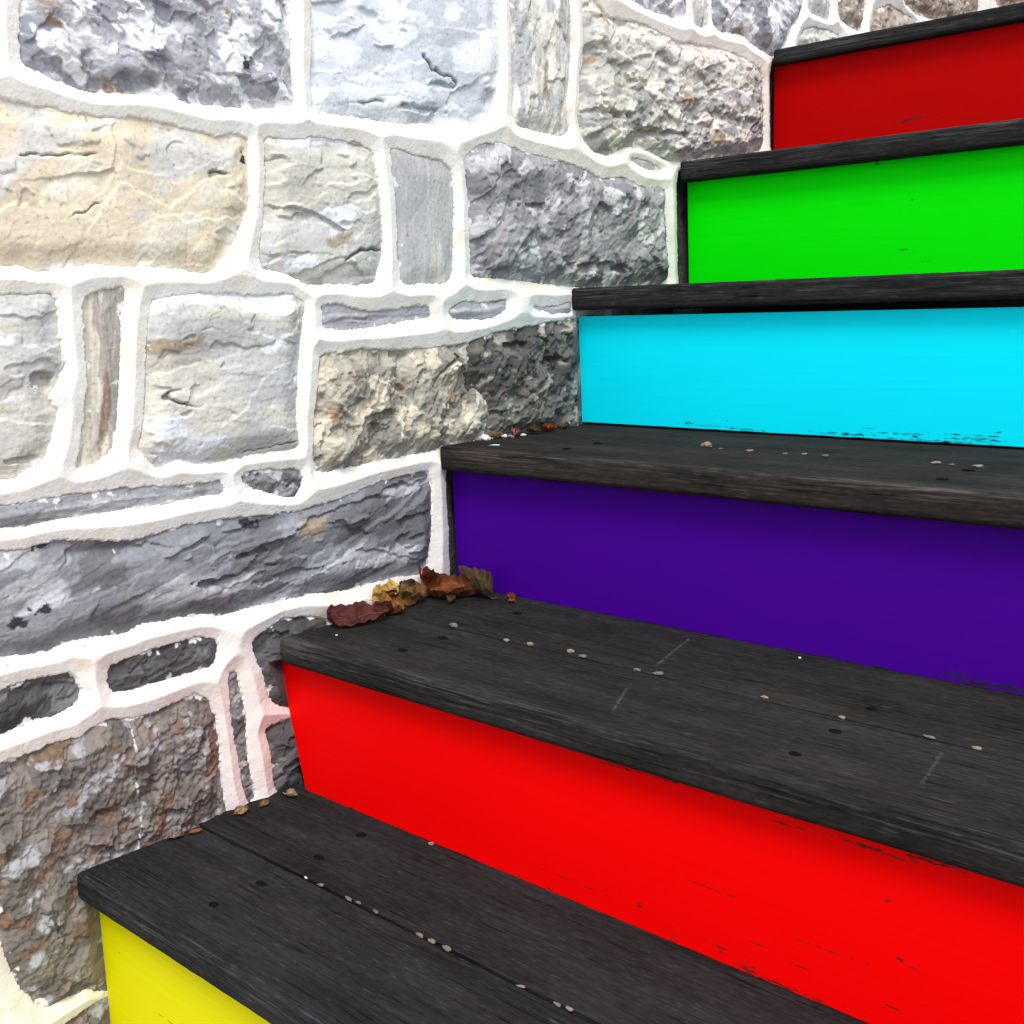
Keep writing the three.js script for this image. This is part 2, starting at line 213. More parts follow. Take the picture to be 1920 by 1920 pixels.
function sheet(us, vs, keep, at) {      // a mesh over a grid of the wall; at(u, v, out) gives height and colour
  const nu = us.length, nv = vs.length, index = new Int32Array(nu * nv).fill(-1), pos = [], col = [], uvs = [], idx = [], ok = new Uint8Array(nu * nv), o = { w: 0, r: 0, g: 0, b: 0 };
  const W = new Float32Array(nu * nv), C = new Float32Array(nu * nv * 3);
  for (let j = 0; j < nv; j++) for (let i = 0; i < nu; i++) { const k = j * nu + i; if (!keep(us[i], vs[j])) continue; if (at(us[i], vs[j], o) === false) continue; ok[k] = 1; W[k] = o.w; C[k * 3] = o.r; C[k * 3 + 1] = o.g; C[k * 3 + 2] = o.b; }
  const vert = (k) => { if (index[k] < 0) { index[k] = pos.length / 3; const i = k % nu, j = (k - i) / nu; pos.push(W[k], vs[j], -us[i]); col.push(C[k * 3], C[k * 3 + 1], C[k * 3 + 2]); uvs.push(us[i], vs[j]); } return index[k]; };
  for (let j = 0; j < nv - 1; j++) for (let i = 0; i < nu - 1; i++) {
    const a = j * nu + i, b = a + 1, c = a + nu, d = c + 1;
    if (ok[a] && ok[b] && ok[c] && ok[d]) { const A = vert(a), B = vert(b), Cc = vert(c), D = vert(d); if ((i + j) & 1) idx.push(A, B, D, A, D, Cc); else idx.push(A, B, Cc, B, D, Cc); }
  }
  const g = new THREE.BufferGeometry();
  g.setAttribute('position', new THREE.Float32BufferAttribute(pos, 3)); g.setAttribute('color', new THREE.Float32BufferAttribute(col, 3)); g.setAttribute('uv', new THREE.Float32BufferAttribute(uvs, 2));
  g.setIndex(idx); g.computeVertexNormals(); return g;
}
const range = (a, b, d) => { const n = Math.max(2, Math.ceil((b - a) / d) + 1); return Array.from({ length: n }, (_, i) => a + (b - a) * i / (n - 1)); };

const grainTex = (() => { // very fine grain of stone and mortar, 12 cm repeat
  const n = 512, d = new Uint8Array(n * n * 4), r = random(31), per = (x, y, f, s) => { const X = x * f, Y = y * f, ix = Math.floor(X), iy = Math.floor(Y), q = (a, b) => ih(((a % f) + f) % f, ((b % f) + f) % f, s), fx = step(0, 1, X - ix), fy = step(0, 1, Y - iy); return (q(ix, iy) * (1 - fx) + q(ix + 1, iy) * fx) * (1 - fy) + (q(ix, iy + 1) * (1 - fx) + q(ix + 1, iy + 1) * fx) * fy; };
  for (let j = 0; j < n; j++) for (let i = 0; i < n; i++) { const x = i / n, y = j / n, v = 255 * (.35 * per(x, y, 32, 1) + .3 * per(x, y, 64, 2) + .25 * per(x, y, 128, 3) + .1 * r()), k = (j * n + i) * 4; d[k] = d[k + 1] = d[k + 2] = v; d[k + 3] = 255; }
  const t = new THREE.DataTexture(d, n, n); t.wrapS = t.wrapT = THREE.RepeatWrapping; t.repeat.set(8.3, 8.3); t.magFilter = THREE.LinearFilter; t.needsUpdate = true; return t;
})();
const stoneMat = new THREE.MeshStandardMaterial({ vertexColors: true, roughness: 0.92, bumpMap: grainTex, bumpScale: 0.0004 });
const mortarMat = new THREE.MeshStandardMaterial({ vertexColors: true, roughness: 0.96, bumpMap: grainTex, bumpScale: 0.0004 });

const wall = new THREE.Group(); wall.name = numbered('stone_wall');
tag(wall, 'rubble stone wall with raised white mortar joints on the left of the painted steps', 'wall'); scene.add(wall);

function stoneSheet(s) {
  const R = ROCK[s.kind], sd = s.seed, ca = Math.cos(R.ang), sa = Math.sin(R.ang), cu = (s.u0 + s.u1) / 2, cv = (s.v0 + s.v1) / 2;
  const far = Math.hypot(1.06, cv - .7076, -cu - .4961), d0 = s.seen ? 0.00115 * far / 1.2 : 0.007;
  const [la, lf, ln] = R.led, [mf, m2, ml, mr] = R.mix;
  const at = (u, v, o) => {
    const d = depthIn(s, u, v) + ragged(u, v) * .5;
    if (d < -0.006) return false;
    let x = ((u - cu) * ca + (v - cv) * sa) / R.an, y = -(u - cu) * sa + (v - cv) * ca;          // along and across the bedding
    const wx = noise(u * 75, v * 75, sd + 5), wy = noise(u * 75, v * 75, sd + 9); x += .0022 * wx; y += .0022 * wy;
    let h = 0, groove = 0, tone = 1, crackDark = 0;
    facet(x / R.big, y / R.big, sd); h += .001 * R.f[0] * (.35 * cell.h + 2.6 * cell.t); const c0 = cell.id; tone *= .95 + .1 * c0;
    const m = .40; facet(x / (R.big * m) + 9.1, y / (R.big * m), sd + 20); h += .001 * R.f[1] * (.30 * cell.h + 1.7 * cell.t); const c1 = cell.id, e1 = cell.e; tone *= 1 + R.f[1] * .10 * (c1 - .5);
    facet(x / (R.big * .16) + 4.7, y / (R.big * .16), sd + 40); h += .001 * R.f[2] * (.30 * cell.h + 1.7 * cell.t); tone *= 1 + R.f[2] * .14 * (cell.id - .5);
    // broken ledges: the face steps down along ragged, angular lines
    const jag = .028 * (c1 - .5) + .02 * (cell.id - .5), N = fbm(x * lf, y * lf, sd + 51, 4) + jag;
    for (let k = 0; k < ln; k++) { const t = -.30 + .31 * k + .1 * (ih(k, 3, sd) - .5), side = ih(k, 4, sd) > .35 ? 1 : -1, mk = step(-.25, .15, noise(x * lf * .8 + 7, y * lf * .8, sd + 53 + k)); h -= la * side * mk * step(t - .012, t + .012, N); }
    // cracks: grooves cut into the face, their colour darkened along the middle
    const cr = Math.abs(fbm(x * 8, y * 17, sd + 61, 2) + .02 * (c1 - .5)), cm = noise(x * 13, y * 16, sd + 63) + R.crack - 1.02; if (cm > 0 && cr < .020) { const q = 1 - cr / .020; groove += .0050 * q * Math.min(1, cm * 5); crackDark = step(.25, .6, q) * step(.02, .10, cm); }
    for (const [du, dv, ru, rv, dp] of DENTS) { const a = (u - du) / ru, b = (v - dv) / rv; if (a * a + b * b < 4) { const r = Math.hypot(a, b) + 1.3 * fbm(u * 48, v * 70, 303, 4) + .25 * (c1 - .5); groove += dp * (.35 + .65 * step(-.9, .9, b)) * step(1.0, .80, r); } }
    h += R.rough * 1.35 * fbm(u * 170, v * 170, sd + 90, 3) + .0045 * fbm(u * 13, v * 13, sd + 95, 2);
    const edge = step(-.002, .012, d);
    o.w = LIP - .0016 + (s.bulge * 1.15 + .0015) * step(-.002, .026, d) + (h - groove) * (.25 + .75 * edge);
    if (d < .0005) o.w -= (.0005 - d) * 2.6;
    o.w = dressed(u, v, o.w);
    // colour
    const soft = fbm(x * mf + 31, y * mf, sd + 10, 2), hard = fbm(x * mf, y * mf, sd + 11, 5) + .05 * (c1 - .5) + (R.bv ? -R.bv * (v - cv) : 0) + (R.bu ? -R.bu * (u - cu) : 0);
    const n2 = fbm(x * mf * 1.2 + 5, y * mf * 1.2, sd + 13, 5) + .10 * (c0 - .5), n3 = fbm(x * mf * .9 - 3, y * mf * 1.2, sd + 15, 5), n4 = fbm(u * 240, v * 240, sd + 17, 3);
    const w1 = .012 + .16 * step(-.2, .3, soft), a = step(m2 - w1, m2 + w1, hard), b = step(ml, ml + .02 + w1, n2), c = step(mr, mr + .08, n3 + .10 * n4), C = R.c;
    tone *= 1 + .22 * n4 + R.stripe * 1.6 * fbm(x * 20, y * 330, sd + 19, 3) + .22 * fbm(x * 60, y * 60, sd + 21, 3);
    if (n4 < -.42) tone *= .6;
    for (let k = 0; k < 3; k++) { let q = C[0][k] + (C[1][k] - C[0][k]) * a * (.75 + .25 * soft); q += (C[2][k] - q) * b; q *= tone; q += (C[3][k] * (1 + .6 * n4) - q) * c * .9; q += (q * .28 + .015 - q) * crackDark; o['rgb'[k]] = q; }
    for (const [va, vb, vc, vd, vw] of VEINS) { const dx = vc - va, dy = vd - vb, t = ((u - va) * dx + (v - vb) * dy) / (dx * dx + dy * dy); if (t > 0 && t < 1) { const D = Math.abs((u - va) * dy - (v - vb) * dx) / Math.hypot(dx, dy) + .0016 * noise(u * 60, v * 60, 11); if (Math.abs(D) < vw * (.6 + .6 * noise(t * 9, va, 5))) { o.r = .55; o.g = .55; o.b = .56; } } }
    for (const [du, dv, ru, rv] of BLOTS) { const a = (u - du) / ru, b = (v - dv) / rv; if (a * a + b * b < 4) { const r = Math.hypot(a, b) + 1.5 * fbm(u * 90, v * 130, 307, 4), q = step(1, .8, r); o.r += (.022 - o.r) * q; o.g += (.023 - o.g) * q; o.b += (.032 - o.b) * q; } }
    // smears of mortar left on the rim
    const sm = s.kind === 'void' ? 0 : step(.17, .23, fbm(u * 55, v * 55, 970, 5) - d * 34 + .03);
    if (sm > 0) { o.r += (.72 - o.r) * sm; o.g += (.71 - o.g) * sm; o.b += (.70 - o.b) * sm; }
    o.r = Math.max(.012, Math.min(.9, o.r)); o.g = Math.max(.012, Math.min(.9, o.g)); o.b = Math.max(.012, Math.min(.9, o.b));
  };
  const keep = s.seen ? (u, v) => v > stairY(u - .03) - .07 : () => true;
  return sheet(range(s.u0 - .007, s.u1 + .007, d0), range(s.v0 - .007, s.v1 + .007, d0), keep, at);
}
{ // mortar: every joint rises from the stones' rims to a ridge along its middle
  const us = [], vs = [];
  for (let u = WALL_U0; u < WALL_U1;) { us.push(u); u += u < -.22 ? .009 : u > 2.45 ? .014 : .00100 * Math.max(1, Math.hypot(1.06, u + .4961) / 1.25); } us.push(WALL_U1);
  for (let v = 0; v < WALL_TOP;) { vs.push(v); v += v > 1.36 ? .009 : .00104; } vs.push(WALL_TOP);
  const seenTop = (u) => .985 + Math.max(0, u) * .135 + .05;
  const at = (u, v, o) => {
    let d = 0.05; for (const k of near(u, v)) { const s = stones[k]; const q = -depthIn(s, u, v); if (q < d) d = q; if (d < -.009) return false; }
    const dd = d - ragged(u, v) * step(.009, 0, Math.abs(d));
    const cap = .0165, t = Math.max(0, d + .0008 * fbm(u * 22, v * 22, 66, 2)), roof = t < cap ? t : cap + .003 * (1 - Math.exp(-(t - cap) / .003));
    o.w = LIP + .36 * roof + .0009 * fbm(u * 34, v * 34, 75, 3) + .00030 * fbm(u * 300, v * 300, 78, 2);
    if (dd < 0) o.w += dd * 2.8;
    o.w = dressed(u, v, o.w);
    // scattered cracks and pits
    const cr = Math.abs(fbm(u * 9, v * 9, 85, 3)); if (cr < .0025 && noise(u * 7, v * 7, 88) > .35) o.w -= .0010 * (1 - cr / .004);
    const pit = noise(u * 160, v * 160, 91); if (pit > .9) o.w -= .0015;
    const stain = step(.16, .36, fbm(u * 17, v * 17, 95, 4)), fleck = noise(u * 520, v * 520, 99), tan = step(.10, .3, fbm(u * 30 + 4, v * 30, 97, 4) - .0);
    let k = 1 + .035 * fbm(u * 60, v * 60, 98, 3); if (fleck > .86) k *= .72;
    o.r = (.81 - .045 * stain - .02 * tan) * k; o.g = (.785 - .065 * stain - .045 * tan) * k; o.b = (.750 - .095 * stain - .075 * tan) * k;
  };
  const keep = (u, v) => v > stairY(u - .03) - .07;
  add('mortar', sheet(us, vs, keep, at), mortarMat, wall);
}
for (const s of stones) add('stone', stoneSheet(s), stoneMat, wall);
{
  const core = new THREE.BoxGeometry(.40, WALL_TOP, WALL_U1 - WALL_U0); core.translate(-.2 - .022, WALL_TOP / 2, -(WALL_U0 + WALL_U1) / 2);
  add('wall_core', core, new THREE.MeshStandardMaterial({ color: new THREE.Color().setRGB(.10, .095, .09), roughness: 1 }), wall);
  const cap = new THREE.BoxGeometry(.48, .07, WALL_U1 - WALL_U0 + .04); cap.translate(-.2, WALL_TOP + .033, -(WALL_U0 + WALL_U1) / 2);
  add('coping', cap, new THREE.MeshStandardMaterial({ color: new THREE.Color().setRGB(.40, .39, .37), roughness: .95, bumpMap: grainTex, bumpScale: .002 }), wall);
}
// ---------------------------------------------------------------- the flight of steps
const stairs = new THREE.Group(); stairs.name = numbered('staircase');
tag(stairs, 'wooden steps with black treads and brightly painted risers beside the stone wall', 'staircase'); scene.add(stairs);

function dataTexture(w, h, fn, srgb) {
  const d = new Uint8Array(w * h * 4), c = [0, 0, 0];
  for (let j = 0; j < h; j++) for (let i = 0; i < w; i++) { fn((i + .5) / w, (j + .5) / h, c); const k = (j * w + i) * 4; d[k] = c[0]; d[k + 1] = c[1]; d[k + 2] = c[2]; d[k + 3] = 255; }
  const t = new THREE.DataTexture(d, w, h); if (srgb) t.colorSpace = THREE.SRGBColorSpace; t.magFilter = THREE.LinearFilter; t.minFilter = THREE.LinearMipmapLinearFilter; t.generateMipmaps = true; t.anisotropy = 8; t.needsUpdate = true; return t;
}
// Blackened, weathered wood: grain along x. worn = [from, to] in metres of profile where the arris is rubbed grey
function woodMaterial(seed, girth, worn, tint, scratches = []) {
  const W = 1536, H = 384, field = new Float32Array(W * H), colour = (U, V, c) => {
    const x = U * STAIR_W, y = V * girth; if (V > .58) { c[0] = c[1] = c[2] = 34; return 0; }    // the underside is seen by no one
    const wav = .004 * fbm(x * 3, y * 8, seed, 2) + y;
    const g1 = fbm(x * 7, wav * 300, seed + 1, 3), g2 = fbm(x * 30, wav * 900, seed + 2, 2), broad = fbm(x * 2.2, wav * 28, seed + 3, 3), blot = fbm(x * 9, y * 24, seed + 4, 4), dust = fbm(x * 90, y * 300, seed + 6, 3), warm = fbm(x * 4, y * 40, seed + 12, 2);
    let L = 44 + 10 * g1 + 10 * g2 + 12 * broad + 13 * blot + 12 * dust;
    const slit = fbm(x * 9 + 9, wav * 520, seed + 5, 2); if (slit < -.26) L -= 18 * Math.min(1, (-.26 - slit) * 12);
    if (worn) { const e = Math.min(step(worn[0] - .016, worn[0] + .004, y), step(worn[1] + .014, worn[1] - .006, y)); const q = fbm(x * 12, wav * 620, seed + 8, 3) + .55 * fbm(x * 2.5, y * 40, seed + 9, 2) + worn[2] * step(.12, .02, x); L += e * 36 * step(.0, .42, q); }
    const pale = fbm(x * 36, wav * 640, seed + 11, 3); if (pale > .27) L += 110 * Math.min(.4, pale - .27);
    for (const [x0, y0, x1, y1, a] of scratches) { const dx = x1 - x0, dy = y1 - y0, t = ((x - x0) * dx + (y - y0) * dy) / (dx * dx + dy * dy); if (t > 0 && t < 1) { const D = Math.abs((x - x0) * dy - (y - y0) * dx) / Math.hypot(dx, dy) + .0012 * noise(x * 300, y * 300, 4); if (D < .0014 && noise(t * 14, a, 5) > -.35) L += a; } }
    L = Math.max(12, L) * .84; c[0] = L * tint[0] * (1 + .10 * warm); c[1] = L * tint[1]; c[2] = L * tint[2];
    return g1 * .6 + g2 * .5 + (slit < -.33 ? -.6 : 0);
  };
  let k = 0; const map = dataTexture(W, H, (U, V, c) => { field[k++] = colour(U, V, c); }, true);
  k = 0; const bump = dataTexture(W, H, (U, V, c) => { const v = Math.max(0, Math.min(255, 150 + 110 * field[k++])); c[0] = c[1] = c[2] = v; }, false);
  return new THREE.MeshPhysicalMaterial({ map, bumpMap: bump, bumpScale: .0006, roughness: .95, specularIntensity: .13 });
}
// A board: a profile (z, y) drawn along x, its long edges a little uneven, both ends closed and softened
function board(profile, x0, x1, seed, wobble = .0007) {
  const n = 240, m = profile.length, len = [0]; for (let i = 1; i < m; i++) len.push(len[i - 1] + Math.hypot(profile[i][0] - profile[i - 1][0], profile[i][1] - profile[i - 1][1]));
  const total = len[m - 1] + Math.hypot(profile[0][0] - profile[m - 1][0], profile[0][1] - profile[m - 1][1]), pos = [], uv = [], idx = [];
  let cz = 0, cy = 0; for (const [z, y] of profile) { cz += z / m; cy += y / m; }
  for (let i = 0; i <= n; i++) {
    let x = x0 + (x1 - x0) * i / n; let k = 1; if (i === 0 || i === n) k = 0; x = i === 1 ? x0 + .002 : i === n - 1 ? x1 - .002 : x;
    for (let j = 0; j <= m; j++) {
      const q = profile[j % m], s = j === m ? total : len[j], w = wobble * (fbm(x * 9, j * 3.7, seed, 3) * 1.4 + fbm(x * 55, j * 3.7, seed + 3, 2) * .5), dz = q[0] - cz, dy = q[1] - cy, L = Math.hypot(dz, dy) || 1;
      const inset = k ? 0 : .0022;
      pos.push(x, q[1] + w * dy / L * 1.2 - Math.sign(dy) * inset * Math.min(1, Math.abs(dy) / .004), q[0] + w * dz / L - Math.sign(dz) * inset); uv.push((x - x0) / (x1 - x0) , s / total);
    }
  }
  for (let i = 0; i < n; i++) for (let j = 0; j < m; j++) { const a = i * (m + 1) + j, b = a + m + 1; idx.push(a, b, a + 1, b, b + 1, a + 1); }
  for (const [i, flip] of [[0, 0], [n, 1]]) { const c = pos.length / 3; pos.push(i ? x1 : x0, cy, cz); uv.push(i / n, .5); for (let j = 0; j < m; j++) { const a = i * (m + 1) + j; flip ? idx.push(c, a + 1, a) : idx.push(c, a, a + 1); } }
  const g = new THREE.BufferGeometry(); g.setAttribute('position', new THREE.Float32BufferAttribute(pos, 3)); g.setAttribute('uv', new THREE.Float32BufferAttribute(uv, 2)); g.setIndex(idx);
  g.computeVertexNormals(); return g;
}
function arc(out, cz, cy, r, a0, a1, n) { for (let i = 0; i <= n; i++) { const a = a0 + (a1 - a0) * i / n; out.push([cz + r * Math.cos(a), cy + r * Math.sin(a)]); } }
function boardProfile(zb, zf, top, t, rTop, rBottom) {        // from the back of the top round the front to the back of the underside
  const p = [], r = .0010, H = Math.PI / 2;
  arc(p, zb + r, top - r, r, 2 * H, H, 3);
  for (let i = 1; i < 9; i++) p.push([zb + r + (zf - rTop - zb - r) * i / 9, top]);
  arc(p, zf - rTop, top - rTop, rTop, H, 0, 7);
  arc(p, zf - rBottom, top - t + rBottom, rBottom, 0, -H, 5);
  for (let i = 1; i < 4; i++) p.push([zf - rBottom + (zb + r - zf + rBottom) * i / 4, top - t]);
  arc(p, zb + r, top - t + r, r, -H, -2 * H, 3);
  return p;
}
const girthOf = (p) => p.reduce((s, q, i) => { const b = p[(i + 1) % p.length]; return s + Math.hypot(q[0] - b[0], q[1] - b[1]); }, 0);
const holeMat = new THREE.MeshPhysicalMaterial({ color: new THREE.Color().setRGB(.0065, .0063, .0062), specularIntensity: .06, roughness: 1 });
function screwHead(x, y, z, parent) {        // a dark screw sunk in a shallow dish
  const g = new THREE.LatheGeometry([[0, .0008], [.0014, .0008], [.0016, .0014], [.0042, .0014], [.0052, .0008], [.0058, -.001]].map(([a, b]) => new THREE.Vector2(a, b)), 14);
  g.scale(.95 + .35 * ih(Math.round(x * 1e3), Math.round(-z * 1e3), 7), 1, .62 + .3 * ih(Math.round(x * 1e3), 5, 8)); g.rotateY(.3 * (ih(Math.round(-z * 1e3), 4, 3) - .5)); g.translate(x, y, z); add('screw_head', g, holeMat, parent);
}
const JOINT = [0, -.1160, -.3655, -.6170, -.8790, -1.1340, -1.4000];
const SCREWS = { 1: [[.169, -.031], [.169, -.082], [.161, -.208], [.238 - .07, -.150]], 2: [[.615, -.272], [.615, -.334], [.163, -.274], [.163, -.330], [.157, -.451], [.613, -.400]], 3: [[.611, -.530], [.609, -.590], [.165, -.535], [.165, -.590]] };
let backMat;
const SCRATCH = { 2: [[.404, .045, .432, .100, 30], [.690, .02, .704, .085, 22]] };
for (let k = 1; k <= 6; k++) {
  const top = TREAD_Y[k], t = BOARD_T[k], zf = RISER_Z[k] + NOSE[k], zb = k < 6 ? RISER_Z[k + 1] - .019 : JOINT[6] - .145, tint = [[1, 1, 1.04], [1, 1, 1.04], [1.03, 1, .97], [1.07, 1, .94], [1.0, 1, 1.0], [1, 1, 1.03], [1, 1, 1.03]][k];
  const pf = boardProfile(JOINT[k] + (k === 1 ? .0028 : .0020), zf, top, t, .0052, .0060), flat = (zf - .0052) - JOINT[k];
  const front = add('tread_board', board(pf, NOSE_X[k], STAIR_W, 40 + k), woodMaterial(200 + k * 31, girthOf(pf), [flat, flat + .016, k === 2 ? .5 : 0], tint, SCRATCH[k]), stairs);
  const pb = boardProfile(zb, JOINT[k] - .0020, top - .0004, t, .0010, .0018);
  const back = add('tread_board', board(pb, -.012, STAIR_W, 60 + k, .0004), k > 3 ? backMat : backMat = woodMaterial(500 + k * 31, girthOf(pb), null, tint, k === 2 ? [[.378, .045, .405, .138, 30]] : []), stairs);
  for (const [x, z] of SCREWS[k] ?? []) z > JOINT[k] ? screwHead(x, top, z, front) : screwHead(x, top - .0004, z, back);
  if (k === 6) for (let i = 0; i < 12; i++) { const b0 = zb - .004 - i * .145; const p = boardProfile(b0 - .141, b0, top, t, .002, .002); add('deck_board', board(p, .012, STAIR_W, 90 + i, .0004), front.material, stairs); }
}
// risers: painted panels; each corner where it stands, scuffed through to the dark wood
const RISERS = [null,
  { label: 'lowest riser, painted yellow', rgb: [.68, .64, .0], top: .0015, bottom: .0010, lift: 0 },
  { label: 'bright red riser second from the bottom', rgb: [.86, .0, .0], top: -.012, bottom: .0231, lift: 0 },
  { label: 'purple riser', rgb: [.053, .0, .26], top: .0012, bottom: .0046, lift: 0 },
  { label: 'bright cyan riser', rgb: [.0, .77, .96], top: -.0005, bottom: .0014, lift: .0028, topGap: .0085 },
  { label: 'bright green riser', rgb: [.0, .78, .0], top: .0013, bottom: .0026, lift: 0 },
  { label: 'dark red riser at the top of the steps', rgb: [.45, .0, .0], top: -.0012, bottom: -.003, lift: 0 },
];
// scuffs: [x, height above the lower tread, length, thickness, kind]
const SCUFFS = {
  2: [[.566, .012, .007, .004], [.588, .007, .004, .003], [.592, .003, .012, .007], [.620, .001, .030, .003], [.633, .023, .012, .001], [.717, .059, .006, .002], [.712, .020, .008, .002], [.486, .021, .004, .005], [.522, .006, .006, .004], [.727, .056, .006, .002], [.600, .028, .02, .001], [.66, .045, .04, .0007],
    [.216, .1485, .05, .0022], [.30, .1475, .05, .0012], [.40, .1445, .06, .0016], [.46, .1390, .04, .0016], [.515, .1400, .04, .0012], [.567, .1440, .02, .0022], [.60, .1430, .05, .0022], [.623, .1340, .022, .0016], [.683, .1360, .05, .0018], [.71, .1345, .03, .0013], [.734, .1390, .035, .0022], [.706, .100, .003, .003], [.42, .018, .05, .0006], [.55, .06, .05, .0005]],
  3: [[.640, .006, .014, .007], [.660, .003, .05, .007], [.690, .004, .04, .008], [.598, .012, .004, .002], [.317, .071, .0015, .0015], [.52, .001, .05, .0012]],
  4: [[.177, .009, .010, .003], [.21, .007, .06, .001], [.264, .005, .03, .0016], [.372, .006, .03, .002], [.406, .006, .035, .0018], [.479, .008, .008, .004], [.46, .010, .05, .001], [.547, .008, .04, .003], [.569, .016, .006, .0016], [.425, .014, .008, .001], [.55, .012, .05, .0012], [.237, .014, .003, .001], [.5, .004, .08, .0014]],
  5: [[.339, .034, .010, .0022], [.366, .018, .012, .0008], [.300, .146, .004, .003], [.350, .096, .002, .001], [.16, .003, .03, .001], [.36, .002, .05, .0012]],
  6: [[.232, .052, .030, .0035], [.246, .054, .022, .003], [.222, .050, .02, .0015], [.270, .056, .02, .0006], [.13, .02, .02, .0004]],
  1: [[.035, .098, .002, .002], [.12, .06, .02, .0005]],
};
function riserMaterial(k, height) {
  const R = RISERS[k], W = 2048, H = 256, ct = R.rgb, marks = SCUFFS[k] ?? [], enc = (v) => 255 * (v <= .0031308 ? 12.92 * v : 1.055 * Math.pow(v, 1 / 2.4) - .055);
  const map = dataTexture(W, H, (U, V, c) => {
    const x = U * 1.1, y = V * height, streak = 1 + .045 * fbm(x * 6, y * 260, k * 7, 3) + .03 * fbm(x * 3, y * 20, k * 7 + 3, 2); let m = 0;
    for (const [mx, my, l, t] of marks) { const dx = (x - mx) / l, dy = (y - my - .05 * (x - mx) * noise(mx * 99, 3, 2)) / t; if (Math.abs(dx) < 1.3 && Math.abs(dy) < 2.5) { const q = 1 - Math.sqrt(dx * dx + dy * dy) + 1.5 * fbm(x * 110, y * 620, k * 13, 3); if (q > .35) m = Math.max(m, Math.min(.92, (q - .35) * 2.6)); } }
    if (y < .0045 && k !== 1) { const q = fbm(x * 45, y * 200, k * 13 + 5, 3) - y * 90 - .12; if (q > .02) m = Math.max(m, Math.min(.9, (q - .02) * 6)); }
    m *= Math.min(1, 0.85 + .6 * noise(x * 45, y * 120, k + 3));
    if (noise(x * 420, y * 420, k + 40) > .93) m = Math.max(m, .35);
    for (let i = 0; i < 3; i++) c[i] = enc(Math.min(.97, (ct[i] * streak) * (1 - m) + [.016, .015, .015][i] * m));
  }, true);
  return new THREE.MeshPhysicalMaterial({ map, roughness: .62, specularIntensity: .12 });
}
for (let k = 1; k <= 6; k++) {
  const R = RISERS[k], y0 = TREAD_Y[k - 1] + R.lift, y1 = TREAD_Y[k] - BOARD_T[k] - (R.topGap ?? -.0005), z = RISER_Z[k], h = TREAD_Y[k] - BOARD_T[k] - TREAD_Y[k - 1];
  const nx = 110, ny = 6, pos = [], uv = [], idx = [], th = .018, e = .0012;
  const front = (i, j) => { const f = j / ny, xl = R.bottom + (R.top - R.bottom) * f, x = xl + (STAIR_W - xl) * i / nx, yb = y0 + (k === 1 ? 0 : .0016 * Math.max(0, fbm(x * 40, 2, k, 3))), y = yb + (y1 - yb) * f, w = .0004 * fbm(x * 6, y * 6, k + 70, 2); return [x, y, z + w]; };
  for (let j = 0; j <= ny; j++) for (let i = 0; i <= nx; i++) { const q = front(i, j); pos.push(...q); uv.push(q[0] / 1.1, (q[1] - TREAD_Y[k - 1]) / h); }
  for (let j = 0; j < ny; j++) for (let i = 0; i < nx; i++) { const a = j * (nx + 1) + i, b = a + 1, c = a + nx + 1; idx.push(a, b, c, b, c + 1, c); }
  // edges turned back, and the back face
  const ring = []; for (let i = 0; i <= nx; i++) ring.push([i, 0]); for (let j = 1; j <= ny; j++) ring.push([nx, j]); for (let i = nx - 1; i >= 0; i--) ring.push([i, ny]); for (let j = ny - 1; j >= 1; j--) ring.push([0, j]);
  const o = pos.length / 3; for (const [i, j] of ring) { const q = front(i, j); pos.push(q[0], q[1], q[2], q[0], q[1], z - th); uv.push(q[0] / 1.1, (q[1] - TREAD_Y[k - 1]) / h, q[0] / 1.1, (q[1] - TREAD_Y[k - 1]) / h); }
  for (let i = 0; i < ring.length; i++) { const a = o + 2 * i, b = o + 2 * ((i + 1) % ring.length); idx.push(a, a + 1, b, b, a + 1, b + 1); }
  const g = new THREE.BufferGeometry(); g.setAttribute('position', new THREE.Float32BufferAttribute(pos, 3)); g.setAttribute('uv', new THREE.Float32BufferAttribute(uv, 2)); g.setIndex(idx); g.computeVertexNormals();
  const m = add('riser', g, riserMaterial(k, h), stairs); m.userData.label = R.label;
}
{ // the bearers under the treads and the string that closes the far end
  const dark = new THREE.MeshStandardMaterial({ color: new THREE.Color().setRGB(.03, .028, .026), roughness: .9 });
  for (const x of [.165, .613, 1.0]) { const parts = []; for (let k = 1; k <= 6; k++) { const zb = k < 6 ? RISER_Z[k + 1] - .02 : -3.2, zf = RISER_Z[k] - .0185, b = new THREE.BoxGeometry(.045, TREAD_Y[k] - BOARD_T[k] - .002 - .004, zf - zb); b.translate(x, (TREAD_Y[k] - BOARD_T[k] + .002) / 2, (zf + zb) / 2); parts.push(b); } add('bearer', mergeGeometries(parts), dark, stairs); }
  const s = new THREE.Shape(); s.moveTo(.02, .002); for (let k = 1; k <= 6; k++) { s.lineTo(-(RISER_Z[k] + .02), TREAD_Y[k] + .03); s.lineTo(k < 6 ? -(RISER_Z[k + 1] + .02) : 3.2, TREAD_Y[k] + .03); } s.lineTo(3.2, .002);
  const g = new THREE.ExtrudeGeometry(s, { depth: .035, bevelEnabled: false }); g.rotateY(Math.PI / 2); g.translate(STAIR_W + .001, 0, 0); add('string_board', g, dark, stairs);
}
